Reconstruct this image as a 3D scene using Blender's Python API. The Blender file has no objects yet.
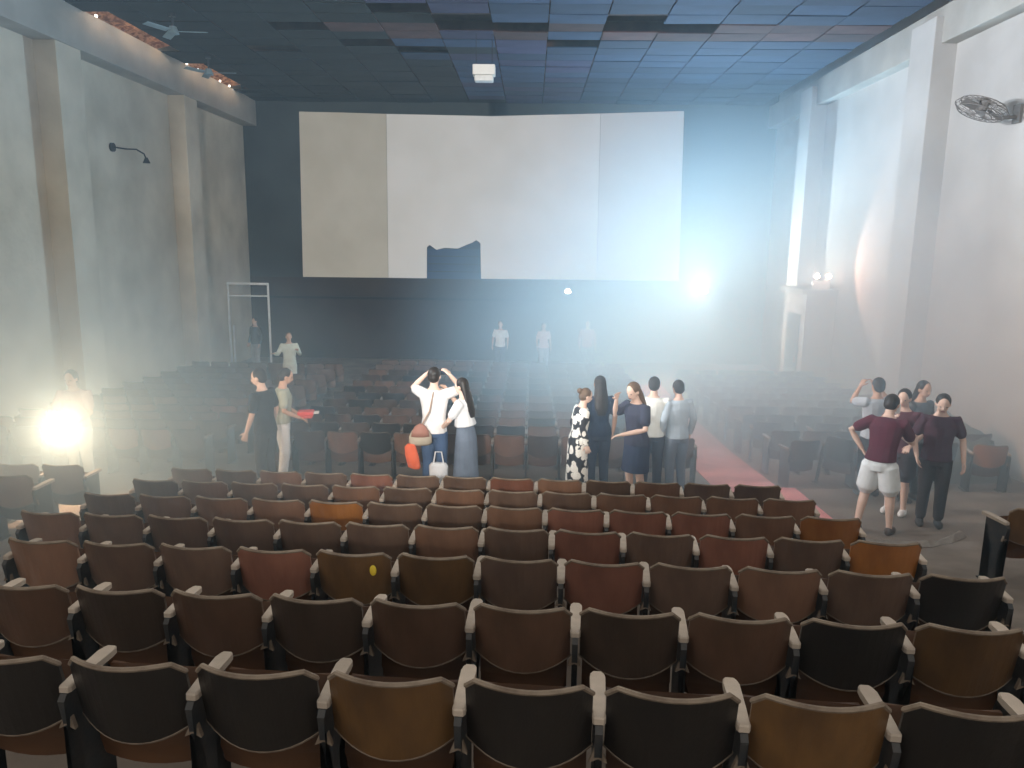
import bpy, bmesh, math, random
from mathutils import Vector, Matrix, Euler
random.seed(7)
S = bpy.context.scene
COL = S.collection
V = Vector
PI = math.pi

# ------------------------------------------------------------------ camera, world, lights, exposure
CAM_Z = 4.0            # eye height above the flat floor under the screen
F_PX = 760.0
def camera():
    vy = V(((532-512)/F_PX, (384-245)/F_PX, -1)).normalized()      # hall axis (+Y) in camera space
    u = V((0.017, 1, 0)); wz = (u - vy*u.dot(vy)).normalized()
    wx = vy.cross(wz)
    cd = bpy.data.cameras.new('camera'); cam = bpy.data.objects.new('camera', cd); COL.objects.link(cam)
    cd.sensor_width = 36; cd.lens = F_PX/1024*36; cd.clip_start = .05; cd.clip_end = 200
    m = Matrix((wx, vy, wz)).to_4x4(); m.translation = (0, 0, CAM_Z)
    cam.matrix_world = m; S.camera = cam
camera()
def wp(x, y, h):                       # world point from (x, y, height relative to the eye)
    return V((x, y, CAM_Z + h))

W = bpy.data.worlds.new('dim_surroundings'); S.world = W; W.use_nodes = True
bg = W.node_tree.nodes['Background']; bg.inputs[0].default_value = (.84, .80, .75, 1); bg.inputs[1].default_value = .85

def light(name, kind, loc, power, color, target=None, **kw):
    d = bpy.data.lights.new(name, kind); d.energy = power; d.color = color
    for k, v in kw.items(): setattr(d, k, v)
    o = bpy.data.objects.new(name, d); COL.objects.link(o); o.location = loc
    if target is not None:
        o.rotation_euler = (V(target) - V(loc)).to_track_quat('-Z', 'Y').to_euler()
    return o
L_MAIN = wp(5.71, 25.45, -1.40); L_SMALL = wp(1.22, 25.45, -1.50)
L_TORCH = wp(-6.10, 9.55, -2.42); L_EXIT = wp(7.2, 20.0, -.66)
light('floodlight_beam', 'SPOT', L_MAIN, 26000, (.46, .75, 1.0), wp(4.4, 8, -1.0), spot_size=math.radians(146), spot_blend=1.0, shadow_soft_size=.09)
light('small_floodlight_beam', 'SPOT', L_SMALL, 500, (.6, .8, 1.0), wp(0, 8, -.5), spot_size=math.radians(150), spot_blend=.4, shadow_soft_size=.06)
light('torch_beam', 'SPOT', L_TORCH + V((0, -.10, .0)), 200, (1.0, .80, .56), wp(5, 1, -1.2), spot_size=math.radians(170), spot_blend=.3, shadow_soft_size=.04)
light('emergency_lamp_beam', 'SPOT', L_EXIT + V((-.05, -.15, .05)), 240, (1.0, .92, .94), wp(7.75, 13, .3), spot_size=math.radians(104), spot_blend=.25, shadow_soft_size=.04)
light('added_right_wall_fill', 'SPOT', wp(-9.3, 8.0, 2.6), 14200, (.82, .90, 1.0), wp(8, 13.6, .75), spot_size=math.radians(54), spot_blend=.8, shadow_soft_size=.25)  # added light, no lamp known there; brightens the right wall
light('added_screen_fill', 'SPOT', wp(-1.0, -6, 1.9), 17500, (1.0, .97, .93), wp(-1.3, 26, 1.2), spot_size=math.radians(39), spot_blend=.7, shadow_soft_size=.25)  # added unseen source behind the camera, lights the screen and middle rows
VS = S.view_settings
S.display_settings.display_device = 'sRGB'
VS.view_transform = 'Standard'; VS.look = 'None'; VS.exposure = 0.0; VS.gamma = 1.0; VS.use_curve_mapping = False
S.cycles.use_denoising = True
S.cycles.max_bounces = 6; S.cycles.diffuse_bounces = 4; S.cycles.volume_bounces = 2
S.cycles.sample_clamp_indirect = 6.0
S.cycles.caustics_reflective = False; S.cycles.caustics_refractive = False

# ------------------------------------------------------------------ materials
def mat(name, c, rough=.7, c2=None, scale=4.0, detail=5.0, bump=0.0, bscale=None, metal=0.0, spec=.3, lo=.35, hi=.68, stretch=None, vary=0.0):
    m = bpy.data.materials.new(name); m.use_nodes = True
    nt = m.node_tree; b = nt.nodes['Principled BSDF']; N = nt.nodes.new; L = nt.links.new
    b.inputs['Roughness'].default_value = rough; b.inputs['Metallic'].default_value = metal
    b.inputs['Specular IOR Level'].default_value = spec
    b.inputs['Base Color'].default_value = (*c, 1)
    tc = N('ShaderNodeTexCoord'); src = tc.outputs['Object']
    if stretch:
        mp = N('ShaderNodeMapping'); mp.inputs['Scale'].default_value = stretch; L(src, mp.inputs[0]); src = mp.outputs[0]
    out = None
    if c2 is not None:
        n = N('ShaderNodeTexNoise'); n.inputs['Scale'].default_value = scale; n.inputs['Detail'].default_value = detail
        L(src, n.inputs['Vector'])
        r = N('ShaderNodeValToRGB'); r.color_ramp.elements[0].position = lo; r.color_ramp.elements[1].position = hi
        r.color_ramp.elements[0].color = (*c, 1); r.color_ramp.elements[1].color = (*c2, 1)
        L(n.outputs['Fac'], r.inputs[0]); out = r.outputs[0]
    if vary:
        oi = N('ShaderNodeObjectInfo'); mr = N('ShaderNodeMapRange'); mr.inputs[3].default_value = 1-vary; mr.inputs[4].default_value = 1+vary
        L(oi.outputs['Random'], mr.inputs[0])
        hs = N('ShaderNodeHueSaturation'); hs.inputs['Color'].default_value = (*c, 1)
        L(mr.outputs[0], hs.inputs['Value'])
        if out is not None: L(out, hs.inputs['Color'])
        out = hs.outputs[0]
    if out is not None: L(out, b.inputs['Base Color'])
    if bump:
        n2 = N('ShaderNodeTexNoise'); n2.inputs['Scale'].default_value = bscale or scale*6; n2.inputs['Detail'].default_value = 4
        L(src, n2.inputs['Vector'])
        bp = N('ShaderNodeBump'); bp.inputs['Strength'].default_value = bump; bp.inputs['Distance'].default_value = .02
        L(n2.outputs['Fac'], bp.inputs['Height']); L(bp.outputs[0], b.inputs['Normal'])
    return m
def glow(name, c, s):
    m = bpy.data.materials.new(name); m.use_nodes = True
    b = m.node_tree.nodes['Principled BSDF']; b.inputs['Base Color'].default_value = (*c, 1)
    b.inputs['Emission Color'].default_value = (*c, 1); b.inputs['Emission Strength'].default_value = s
    return m
M = {}
M['plaster'] = mat('stained_plaster', (.57, .545, .52), .9, (.46, .435, .41), .7, 8, .25, 9)
M['plaster_dirty'] = mat('dirty_plaster', (.76, .68, .555), .9, (.56, .50, .40), .7, 8, .3, 9)
M['beam'] = mat('beam_plaster', (.48, .46, .42), .9, (.38, .36, .33), 1.2, 6, .2, 9)
M['backwall'] = mat('dark_painted_wall', (.045, .058, .062), .85, (.03, .037, .04), .6, 6, .1)
M['backlow'] = mat('brown_black_dado', (.045, .036, .032), .85, (.028, .022, .02), .8, 6, .1)
M['concrete'] = mat('worn_concrete', (.16, .13, .105), .9, (.24, .20, .165), 1.6, 8, .3, 14)
M['carpet'] = mat('faded_red_carpet', (.74, .30, .29), .95, (.60, .23, .22), 3, 6, .3, 60)
M['screen'] = mat('screen_vinyl', (.80, .79, .77), .8, (.74, .73, .70), .8, 6)
M['screen_aged'] = mat('aged_screen_vinyl', (.58, .55, .47), .8, (.52, .49, .41), .8, 6)
M['screen_grey'] = mat('greyed_screen_vinyl', (.68, .68, .67), .8, (.62, .62, .61), .8, 6)
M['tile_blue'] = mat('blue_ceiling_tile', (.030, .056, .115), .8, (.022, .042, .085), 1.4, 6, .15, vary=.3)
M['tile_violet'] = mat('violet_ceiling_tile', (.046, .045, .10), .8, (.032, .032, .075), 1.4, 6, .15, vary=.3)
M['tile_grey'] = mat('dimmed_ceiling_tile', (.016, .021, .023), .85, (.011, .015, .017), 1.4, 6, .15, vary=.3)  # dimness of the left ceiling put into this tile colour
M['tile_brown'] = mat('bare_board_tile', (.10, .046, .042), .85, (.06, .028, .026), 2, 6, .2, vary=.3)
M['joist'] = mat('old_joist_wood', (.10, .055, .04), .9, (.06, .03, .025), 3, 6, .2)
M['rust'] = mat('rusted_sheet', (.74, .42, .24), .8, (.30, .13, .07), 9, 6, .3, lo=.42, hi=.58)
M['iron'] = mat('cast_iron', (.05, .055, .06), .55, (.075, .07, .065), 9, 5, .1, metal=.4)
M['trim'] = mat('worn_ply_edge', (.27, .215, .16), .75, (.15, .11, .08), 14, 5)
M['trim_dim'] = mat('dimmed_ply_edge', (.085, .062, .045), .8, (.05, .038, .03), 14, 5)  # darkened copy, dimness of the far rows put into the colour
M['arm_dim'] = mat('dimmed_armrest', (.17, .14, .11), .8, (.09, .07, .055), 9, 5, vary=.5)  # armrest copy darkened likewise for the dim far rows
M['armwood'] = mat('bleached_armrest', (.50, .42, .34), .65, (.42, .35, .28), 12, 5, vary=.15)
WOODS = {}  # middle-row woods lightened, front-row copies kept dark: light put into the colour
for k, a, b_ in [('dark', (.165, .102, .070), (.11, .068, .049)), ('brown_shaded', (.135, .070, .041), (.080, .044, .026)), ('dark_shaded', (.06, .038, .025), (.038, .024, .016)), ('brown', (.26, .138, .084), (.18, .096, .060)),
                 ('red', (.30, .125, .080), (.20, .084, .055)), ('orange', (.42, .165, .042), (.28, .105, .03)),
                 ('black', (.020, .016, .013), (.013, .011, .010)), ('amber', (.155, .080, .028), (.08, .042, .018))]:
    WOODS[k] = mat(k + '_plywood', a, .42, b_, 3.2, 7, .08, 40, spec=.45, stretch=(2.2, 2.2, .8), vary=.22)
M['seatwood'] = mat('seat_plywood', (.10, .046, .02), .5, (.055, .026, .014), 3, 7, .08, stretch=(1, 1, 2), vary=.2)
M['metal_white'] = mat('white_painted_metal', (.72, .73, .72), .5, (.6, .6, .58), 6)
M['metal_dark'] = mat('dark_metal', (.05, .05, .055), .5, metal=.5)
M['fan_grey'] = mat('dusty_grey_fan', (.20, .18, .165), .7)
M['fanblue'] = mat('pale_blue_fan', (.32, .44, .50), .5, (.26, .36, .42), 5)
M['plastic'] = mat('off_white_plastic', (.75, .75, .72), .5)
M['tarp'] = mat('grey_green_tarpaulin', (.22, .24, .21), .8, (.16, .17, .15), 3, 5, .3)
M['plasterstrip'] = mat('torn_pale_lining', (.50, .46, .41), .9, (.36, .32, .28), 7, 5, .3)
M['yellow'] = mat('yellow_paper', (.85, .62, .05), .6)
M['glass_lamp'] = glow('cold_lamp_glass', (.75, .92, 1.0), 90)
M['glass_small'] = glow('small_lamp_glass', (.85, .95, 1.0), 40)
M['glass_torch'] = glow('warm_torch_glass', (1.0, .95, .75), 90)
M['glass_exit'] = glow('emergency_lamp_glass', (1.0, .95, .95), 45)
M['daylight_dot'] = glow('daylight_dot_glow', (1.0, .92, .82), 3.0)

# ------------------------------------------------------------------ mesh helpers
def link_mesh(name, me, parent=None, loc=None):
    o = bpy.data.objects.new(name, me); COL.objects.link(o)
    if parent is not None: o.parent = parent
    if loc is not None: o.location = loc
    return o
def obj(name, bm, m, parent=None, loc=None, smooth=False):
    bmesh.ops.recalc_face_normals(bm, faces=bm.faces)
    me = bpy.data.meshes.new(name); bm.to_mesh(me); bm.free()
    for x in (m if isinstance(m, (list, tuple)) else [m]): me.materials.append(x)
    if smooth: me.polygons.foreach_set('use_smooth', [True]*len(me.polygons))
    return link_mesh(name, me, parent, loc)
def tag(o, label=None, cat=None, group=None, kind=None):
    if label: o['label'] = label
    if cat: o['category'] = cat
    if group: o['group'] = group
    if kind: o['kind'] = kind
    return o
def thing(name, label, cat, loc=(0, 0, 0), rz=0, group=None):
    o = bpy.data.objects.new(name, None); COL.objects.link(o); o.location = loc; o.rotation_euler = (0, 0, rz)
    o.empty_display_size = .1
    return tag(o, label, cat, group)
def box(bm, x0, x1, y0, y1, z0, z1, mtx=None):
    vs = [bm.verts.new((x, y, z)) for z in (z0, z1) for y in (y0, y1) for x in (x0, x1)]
    for f in ((0, 1, 3, 2), (4, 6, 7, 5), (0, 4, 5, 1), (2, 3, 7, 6), (0, 2, 6, 4), (1, 5, 7, 3)):
        bm.faces.new([vs[i] for i in f])
    if mtx is not None: bmesh.ops.transform(bm, matrix=mtx, verts=vs)
    return vs
def bx(*a, **k):
    bm = bmesh.new(); box(bm, *a, **k); return bm
def bevel(bm, w, seg=2):
    bmesh.ops.bevel(bm, geom=list(bm.edges), offset=w, segments=seg, affect='EDGES', profile=.6)
    return bm
def loft(bm, rings, cap=True, n=12, closed=True):
    rows = []
    for c, u, v in rings:
        rows.append([bm.verts.new(V(c) + V(u)*math.cos(2*PI*i/n) + V(v)*math.sin(2*PI*i/n)) for i in range(n)])
    for a, b in zip(rows, rows[1:]):
        for i in range(n): bm.faces.new((a[i], a[(i+1) % n], b[(i+1) % n], b[i]))
    if cap:
        bm.faces.new(rows[0][::-1]); bm.faces.new(rows[-1])
def tube(bm, pts, rad, n=8, flat=1.0):
    pts = [V(p) for p in pts]
    if not isinstance(rad, (list, tuple)): rad = [rad]*len(pts)
    rings = []; pu = None
    for i, p in enumerate(pts):
        t = (pts[min(i+1, len(pts)-1)] - pts[max(i-1, 0)]).normalized()
        if pu is None:
            a = V((0, 0, 1)) if abs(t.z) < .9 else V((1, 0, 0)); pu = t.cross(a).normalized()
        u = (pu - t*pu.dot(t)).normalized(); v = t.cross(u); pu = u
        if i == 0: rings.append((p - t*rad[0]*.7, u*rad[0]*.55, v*rad[0]*.55*flat))
        rings.append((p, u*rad[i], v*rad[i]*flat))
        if i == len(pts)-1: rings.append((p + t*rad[i]*.7, u*rad[i]*.55, v*rad[i]*.55*flat))
    loft(bm, rings, n=n)
def ball(bm, c, r, rot=None, seg=12, rings=8):
    m = Matrix.Translation(V(c)) @ (rot.to_4x4() if rot is not None else Matrix()) @ Matrix.Diagonal((*((r, r, r) if not isinstance(r, (tuple, list)) else r), 1))
    bmesh.ops.create_uvsphere(bm, u_segments=seg, v_segments=rings, radius=1, matrix=m)
def cyl(bm, c, r, h, axis='z', seg=16, r2=None):
    rot = {'z': Matrix(), 'y': Matrix.Rotation(PI/2, 4, 'X'), 'x': Matrix.Rotation(PI/2, 4, 'Y')}[axis]
    bmesh.ops.create_cone(bm, cap_ends=True, segments=seg, radius1=r, radius2=r if r2 is None else r2, depth=h, matrix=Matrix.Translation(V(c)) @ rot)

# ------------------------------------------------------------------ the setting
PROFILE = [(-1, -1.71), (8.5, -3.325), (10.6, -3.40), (10.62, -3.58), (11.5, -3.64), (14, -3.82), (18, -3.96), (22, -4.0), (26.4, -4.0)]
def floor_h(y):
    for (a, ha), (b, hb) in zip(PROFILE, PROFILE[1:]):
        if y <= b: return ha + (hb-ha)*(y-a)/(b-a)
    return PROFILE[-1][1]
def fz(y): return CAM_Z + floor_h(y)
XL, XR, YB, ZC = -9.75, 8.0, 26.35, CAM_Z + 4.60

def ribbon(bm, x0, x1, ys, lift=0., thick=.2, nx=1):
    top = [[bm.verts.new((x0+(x1-x0)*i/nx, y, fz(y)+lift)) for i in range(nx+1)] for y in ys]
    bot = [[bm.verts.new((x0+(x1-x0)*i/nx, y, fz(y)+lift-thick)) for i in range(nx+1)] for y in ys]
    for j in range(len(ys)-1):
        for i in range(nx):
            bm.faces.new((top[j][i], top[j][i+1], top[j+1][i+1], top[j+1][i]))
            bm.faces.new((bot[j][i], bot[j+1][i], bot[j+1][i+1], bot[j][i+1]))
        bm.faces.new((top[j][0], top[j+1][0], bot[j+1][0], bot[j][0]))
        bm.faces.new((top[j][nx], bot[j][nx], bot[j+1][nx], top[j+1][nx]))
    for j in (0, -1):
        for i in range(nx): bm.faces.new((top[j][i], bot[j][i], bot[j][i+1], top[j][i+1]))
YS = sorted({p[0] for p in PROFILE} | {2, 4, 6, 12.5, 16, 20, 24})
bm = bmesh.new(); ribbon(bm, XL, XR, YS, 0, .3); tag(obj('floor', bm, M['concrete']), 'raked worn concrete auditorium floor dropping toward the screen', kind='structure')
bm = bmesh.new(); ribbon(bm, 2.84, 3.84, [8.62, 10.55, 10.59, 10.64, 11.5, 12.5, 14, 16, 18, 20, 22], .012, .011)
tag(obj('aisle_carpet', bm, M['carpet']), 'faded red carpet runner down the aisle beside the seats', 'carpet')

def side_wall(name, x, sgn, ys):
    pm = M['plaster_dirty' if sgn > 0 else 'plaster']
    w = tag(obj(name, bx(min(x, x-.3*sgn), max(x, x-.3*sgn), .2, YB+.3, CAM_Z-4.3, ZC+.9), pm), kind='structure')
    for y0, y1 in ys:
        a, b = sorted((x-.02*sgn, x+.44*sgn))
        obj('pilaster', bevel(bx(a, b, y0, y1, CAM_Z-4.2, CAM_Z+(3.85 if sgn > 0 else 4.35)), .015), pm, w)
    a, b = sorted((x-.02*sgn, x+(.47 if sgn > 0 else .30)*sgn))
    obj('ring_beam', bevel(bx(a, b, .25, YB, CAM_Z+(3.80 if sgn > 0 else 3.86), CAM_Z+(4.62 if sgn > 0 else 4.55)), .02), M['beam'], w)
    return w
wall_left = side_wall('wall_left', XL, 1, [(3.6, 4.4), (9.4, 10.2), (15.45, 16.3), (21.0, 21.8)])
wall_right = side_wall('wall_right', XR, -1, [(9.4, 10.3), (15.55, 16.5), (22.0, 22.9)])
wb = tag(obj('wall_back', bx(XL, XR, YB, YB+.3, CAM_Z-1.2, ZC+.9), M['backwall']), kind='structure')
obj('dado', bx(XL, XR, YB-.02, YB+.3, CAM_Z-4.2, CAM_Z-1.2), M['backlow'], wb)
obj('rail', bx(XL+.05, XR-.05, YB-.06, YB-.02, CAM_Z-1.92, CAM_Z-1.84), M['tile_grey'], wb)
for k in range(6):                                                   # boards seen through the torn hole in the screen
    obj('plank', bx(-4.4, -.9, YB-.07, YB-.02, CAM_Z-1.18+k*.26, CAM_Z-.95+k*.26), M['tile_blue'], wb)

# ceiling: deck and joists above, one tile object per panel
ceil = tag(obj('ceiling', bx(XL, XR, 12.5, YB+.3, ZC+.62, ZC+.72), M['joist']), kind='structure')
for k in range(10):
    y = 13.2+k*1.4
    obj('joist', bx(XL+.3, XR-.3, y, y+.12, ZC+.26, ZC+.5), M['joist'], ceil)
TW, TD = 1.2, .66
tm = {}
for k in ('tile_blue', 'tile_violet', 'tile_grey', 'tile_brown'):
    b_ = bevel(bx(-TW/2+.012, TW/2-.012, -TD/2+.012, TD/2-.012, 0, .025), .006, 1)
    me = bpy.data.meshes.new(k); bmesh.ops.recalc_face_normals(b_, faces=b_.faces); b_.to_mesh(me); b_.free(); me.materials.append(M[k]); tm[k] = me
R1 = random.Random(11)
nx, ny = 14, 20
X0, Y0 = XL+.42, 13.2
missing = {(5, 4), (6, 5), (6, 6), (7, 6), (9, 5), (8, 8), (3, 6), (4, 8), (2, 9), (9, 6), (10, 6), (5, 9)}
brown = {(8, 6), (9, 7), (10, 7), (11, 6), (12, 6), (12, 7), (7, 7), (11, 7), (5, 6), (5, 7), (4, 6), (13, 6), (13, 7)}
for i in range(nx):
    for j in range(ny):
        cx = X0 + (i+.5)*TW; cy = Y0 + (j+.5)*TD
        if (i, j) in missing or R1.random() < .02: continue
        if i == 0 and (5 <= j <= 9 or 12 <= j <= 16): continue          # open strip along the wall
        t = (cx + 5.2 - .25*(cy-16))/5.0 + R1.uniform(-.25, .25)  # tone shifts across the hall, carrying dimness and violet lamp tint
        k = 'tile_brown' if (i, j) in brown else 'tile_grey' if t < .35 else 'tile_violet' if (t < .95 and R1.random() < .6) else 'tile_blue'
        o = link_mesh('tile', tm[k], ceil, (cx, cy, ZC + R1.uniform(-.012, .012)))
        o.rotation_euler = (R1.uniform(-.012, .012), R1.uniform(-.008, .008), 0)
# half tiles left hanging along the opening, so that the strip stays narrow
for j in list(range(5, 10)) + list(range(12, 17)):
    o = link_mesh('tile', tm['tile_grey'], ceil, (X0 + TW*.5+.27, Y0+(j+.5)*TD, ZC)); o.scale = (.55, 1, 1)
# rusted roof sheets over the opening
for j, (y0, y1) in enumerate([(16.3, 20.2), (20.9, 24.9)]):
    bm = bmesh.new(); n = int((y1-y0)/.045); rows = []
    for q in range(n+1):
        z = ZC + .13 + .03*math.sin(q*1.25) + R1.uniform(-.012, .012)
        rows.append([bm.verts.new((x, y0+(y1-y0)*q/n, z + (x-XL)*.22)) for x in (XL+.1, XL+.5, XL+1.0)])
    for a, b_ in zip(rows, rows[1:]):
        for q in range(2): bm.faces.new((a[q], a[q+1], b_[q+1], b_[q]))
    obj('roof_sheet', bm, M['rust'], ceil)
    for q in range(3):
        light('roof_gap_daylight', 'POINT', (XL+1.05, y0+.6+q*1.3, ZC+.10), 9, (1.0, .74, .5), shadow_soft_size=.04)
ORDN = 'first second third fourth fifth sixth seventh eighth ninth'.split()
bpos = [(15.2, 0), (17.0, 0), (20.2, 0), (21.3, 0), (22.0, 0), (22.7, 0), (23.5, 0), (24.2, 0), (24.9, 0)]
for q, (y, _) in enumerate(bpos):  # added glowing balls standing in for daylight through vents above the beam
    bm = bmesh.new(); ball(bm, (0, 0, .035), .035, seg=8, rings=6)
    o = obj('glowing_daylight_dot', bm, M['daylight_dot'], loc=(XL+.44, y, CAM_Z+4.62))
    tag(o, 'tiny white daylight dot on the wall beam, %s of the string counting from the screen' % ORDN[len(bpos)-1-q], 'daylight_dot', 'daylight dots along the beam top')

# haze filling the hall
hm = bpy.data.materials.new('dusty_air'); hm.use_nodes = True; hm.node_tree.nodes.clear()
ho = hm.node_tree.nodes.new('ShaderNodeOutputMaterial'); hv = hm.node_tree.nodes.new('ShaderNodeVolumeScatter')
hv.inputs['Color'].default_value = (.58, .82, 1, 1); hv.inputs['Density'].default_value = .028; hv.inputs['Anisotropy'].default_value = .45
hN = hm.node_tree.nodes.new; hL = hm.node_tree.links.new
tcx = hN('ShaderNodeTexCoord')
def puff(c, r0, r1, d, zs=1.0):                                              # denser haze with soft edges, also shaped to give lens glare
    ds = hN('ShaderNodeVectorMath'); ds.operation = 'DISTANCE'; ds.inputs[1].default_value = (c[0], c[1], c[2]*zs)
    sv = hN('ShaderNodeVectorMath'); sv.operation = 'MULTIPLY'; sv.inputs[1].default_value = (1, 1, zs); hL(tcx.outputs['Object'], sv.inputs[0])
    rng = hN('ShaderNodeMapRange'); rng.interpolation_type = 'SMOOTHSTEP'
    for k, v in ((1, r0), (2, r1), (3, d), (4, 0.0)): rng.inputs[k].default_value = v
    hL(sv.outputs[0], ds.inputs[0]); hL(ds.outputs['Value'], rng.inputs[0]); return rng.outputs[0]
def add(a, b):
    m = hN('ShaderNodeMath'); m.operation = 'ADD'; hL(a, m.inputs[0])
    if isinstance(b, float): m.inputs[1].default_value = b
    else: hL(b, m.inputs[1])
    return m.outputs[0]
hL(add(add(add(puff((3.7, 13.2, CAM_Z-2.6), 1.5, 7.0, .31, 1.25), puff((5.4, 20.0, CAM_Z+.8), 1.5, 8.0, .045)), puff((-5.4, 7.6, CAM_Z-2.5), .8, 5.2, .22, 1.7)), .004), hv.inputs['Density'])
hm.node_tree.links.new(hv.outputs[0], ho.inputs['Volume'])
tag(obj('haze', bx(XL-.01, XR+.01, .8, YB+.01, CAM_Z-4.35, ZC-.03), hm), 'thin dusty haze hanging in the whole auditorium', 'haze', kind='stuff')

# ------------------------------------------------------------------ screen, lamps and fittings at the far end
SY = 26.0
def panel(pts, m, parent):
    bm = bmesh.new(); fr = [bm.verts.new((x, SY, CAM_Z+h)) for x, h in pts]; f = bm.faces.new(fr)
    r = bmesh.ops.extrude_face_region(bm, geom=[f]); bmesh.ops.translate(bm, vec=(0, .03, 0), verts=[g for g in r['geom'] if isinstance(g, bmesh.types.BMVert)])
    bmesh.ops.triangulate(bm, faces=[g for g in bm.faces if len(g.verts) > 4])
    return obj('screen_panel', bm, m, parent)
scr = thing('cinema_screen', 'wide pale cinema screen in three strips with a torn dark hole', 'screen', (0, SY, CAM_Z-1.17))
def P(x, h): return (x, h)
panel([(-7.80, -1.17), (-4.88, -1.16), (-4.86, 4.17), (-6.3, 4.20), (-7.73, 4.22)], M['screen_aged'], scr)['label'] = 'yellowed strip of the screen'
panel([(-4.87, -1.16), (-3.56, -1.16), (-3.55, -.12), (-3.46, -.04), (-3.22, -.2), (-2.95, -.13), (-2.5, -.15), (-2.2, -.02), (-2.0, .06), (-1.88, .14), (-1.74, .04), (-1.71, -1.15), (2.20, -1.14), (2.16, 4.24), (-1.4, 4.13), (-4.85, 4.17)], M['screen'], scr)
panel([(2.21, -1.14), (4.98, -1.13), (4.86, 4.34), (2.17, 4.24)], M['screen_grey'], scr)['label'] = 'greyer strip of the screen'
for o in scr.children: o.location = (0, -SY, -(CAM_Z-1.17))
for x in (-7.5, -4.87, 2.18, 4.7):
    bm = bmesh.new(); box(bm, x-.04, x+.04, .04, YB-SY-.02, 4.9, 5.0); obj('bracket', bm, M['metal_dark'], scr)
    bm = bmesh.new(); box(bm, x-.04, x+.04, .04, YB-SY-.02, .2, .3); obj('bracket', bm, M['metal_dark'], scr)

def floodlight(loc, s, label, gm):
    t = thing('floodlight', label, 'lamp', loc)
    bm = bmesh.new(); box(bm, -.16*s, .16*s, .02, .13*s, -.12*s, .12*s); obj('housing', bevel(bm, .015), M['metal_dark'], t)
    bm = bmesh.new(); ball(bm, (0, .015, 0), (.13*s, .035, .10*s)); obj('lamp_glass', bm, gm, t, smooth=True)
    bm = bmesh.new(); tube(bm, [(-.19*s, .08, 0), (-.19*s, .08, -.2*s), (.19*s, .08, -.2*s), (.19*s, .08, 0)], .012, 6)
    tube(bm, [(0, .08, -.2*s), (0, .5, -.25*s), (0, YB-loc[1]-.03, -.25*s)], .02, 6); obj('bracket', bm, M['metal_dark'], t)
floodlight(L_MAIN, 1.0, 'dazzling bluish white floodlight below the lower corner of the screen', M['glass_lamp'])
floodlight(L_SMALL, .75, 'small bright white floodlight under the middle of the screen edge', M['glass_small'])

# doorway box on the wall with the emergency lamp on it
vb = tag(obj('vestibule', bx(7.22, 7.99, 20.2, 21.9, fz(21), CAM_Z-1.18), M['plaster']), 'pale doorway box built out from the side wall', 'vestibule', kind='structure')
obj('lintel', bx(7.08, 7.99, 20.1, 22.0, CAM_Z-1.18, CAM_Z-1.05), M['beam'], vb)
obj('door_leaf', bx(7.19, 7.23, 20.55, 21.5, fz(21)+.02, CAM_Z-1.75), M['tile_grey'], vb)
obj('door_handle', bx(7.15, 7.19, 20.62, 20.66, fz(21)+.95, fz(21)+1.1), M['metal_white'], vb)
t = thing('emergency_lamp', 'white twin-head emergency lamp glowing on top of the doorway box', 'lamp', (7.62, 20.35, CAM_Z-1.05))
obj('battery_case', bevel(bx(-.22, .22, -.06, .06, 0, .22), .015), M['plastic'], t)
for sx in (-.15, .15):
    bm = bmesh.new(); cyl(bm, (sx, -.02, .34), .085, .12, 'y', 16, .06); hd = obj('lamp_head', bm, M['plastic'], t)
    bm = bmesh.new(); ball(bm, (sx, -.085, .34), (.07, .02, .07)); obj('lamp_glass', bm, M['glass_exit'], hd)
    bm = bmesh.new(); cyl(bm, (sx, 0, .24), .015, .08); obj('neck', bm, M['plastic'], t)

# white pipe frame near the corner
t = thing('pipe_frame', 'white metal pipe frame standing in the dark corner by the screen', 'frame', (-8.95, 24.0, fz(24)))
for x in (-.66, .62):
    bm = bmesh.new(); tube(bm, [(x, 0, .35 if x > 0 else 0), (x, 0, 2.68)], .035, 8); 
    if x > 0: tube(bm, [(x, 0, 0), (x, 0, .4)], .035, 8)
    obj('post', bm, M['metal_white'], t)
for z in (2.68, 2.30):
    bm = bmesh.new(); tube(bm, [(-.66, 0, z), (.62, 0, z)], .04 if z > 2.5 else .025, 8); obj('crossbar', bm, M['metal_white'], t)
bm = bmesh.new(); tube(bm, [(-.5, -.1, 0), (-.5, -.1, 1.35)], .03, 8); tube(bm, [(-.5, -.1, .02), (-.66, 0, .02)], .03, 6)
obj('short_post', bm, M['metal_white'], t)

# wall lamp on the pale wall, wall fan opposite
t = thing('wall_lamp', 'small dark wall lamp on a bent bracket high on the pale wall', 'lamp', (XL, 18.0, CAM_Z+2.1))
bm = bmesh.new(); cyl(bm, (.03, 0, 0), .10, .06, 'x', 14); obj('wall_plate', bm, M['metal_dark'], t)
bm = bmesh.new(); tube(bm, [(.05, 0, 0), (.22, .25, -.01), (.3, .55, .02), (.33, .85, -.05), (.33, .93, -.14)], .018, 6); obj('arm', bm, M['metal_dark'], t)
bm = bmesh.new(); cyl(bm, (.33, .95, -.19), .09, .13, 'z', 14, .03); obj('lamp_shade', bm, M['metal_dark'], t)

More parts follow.
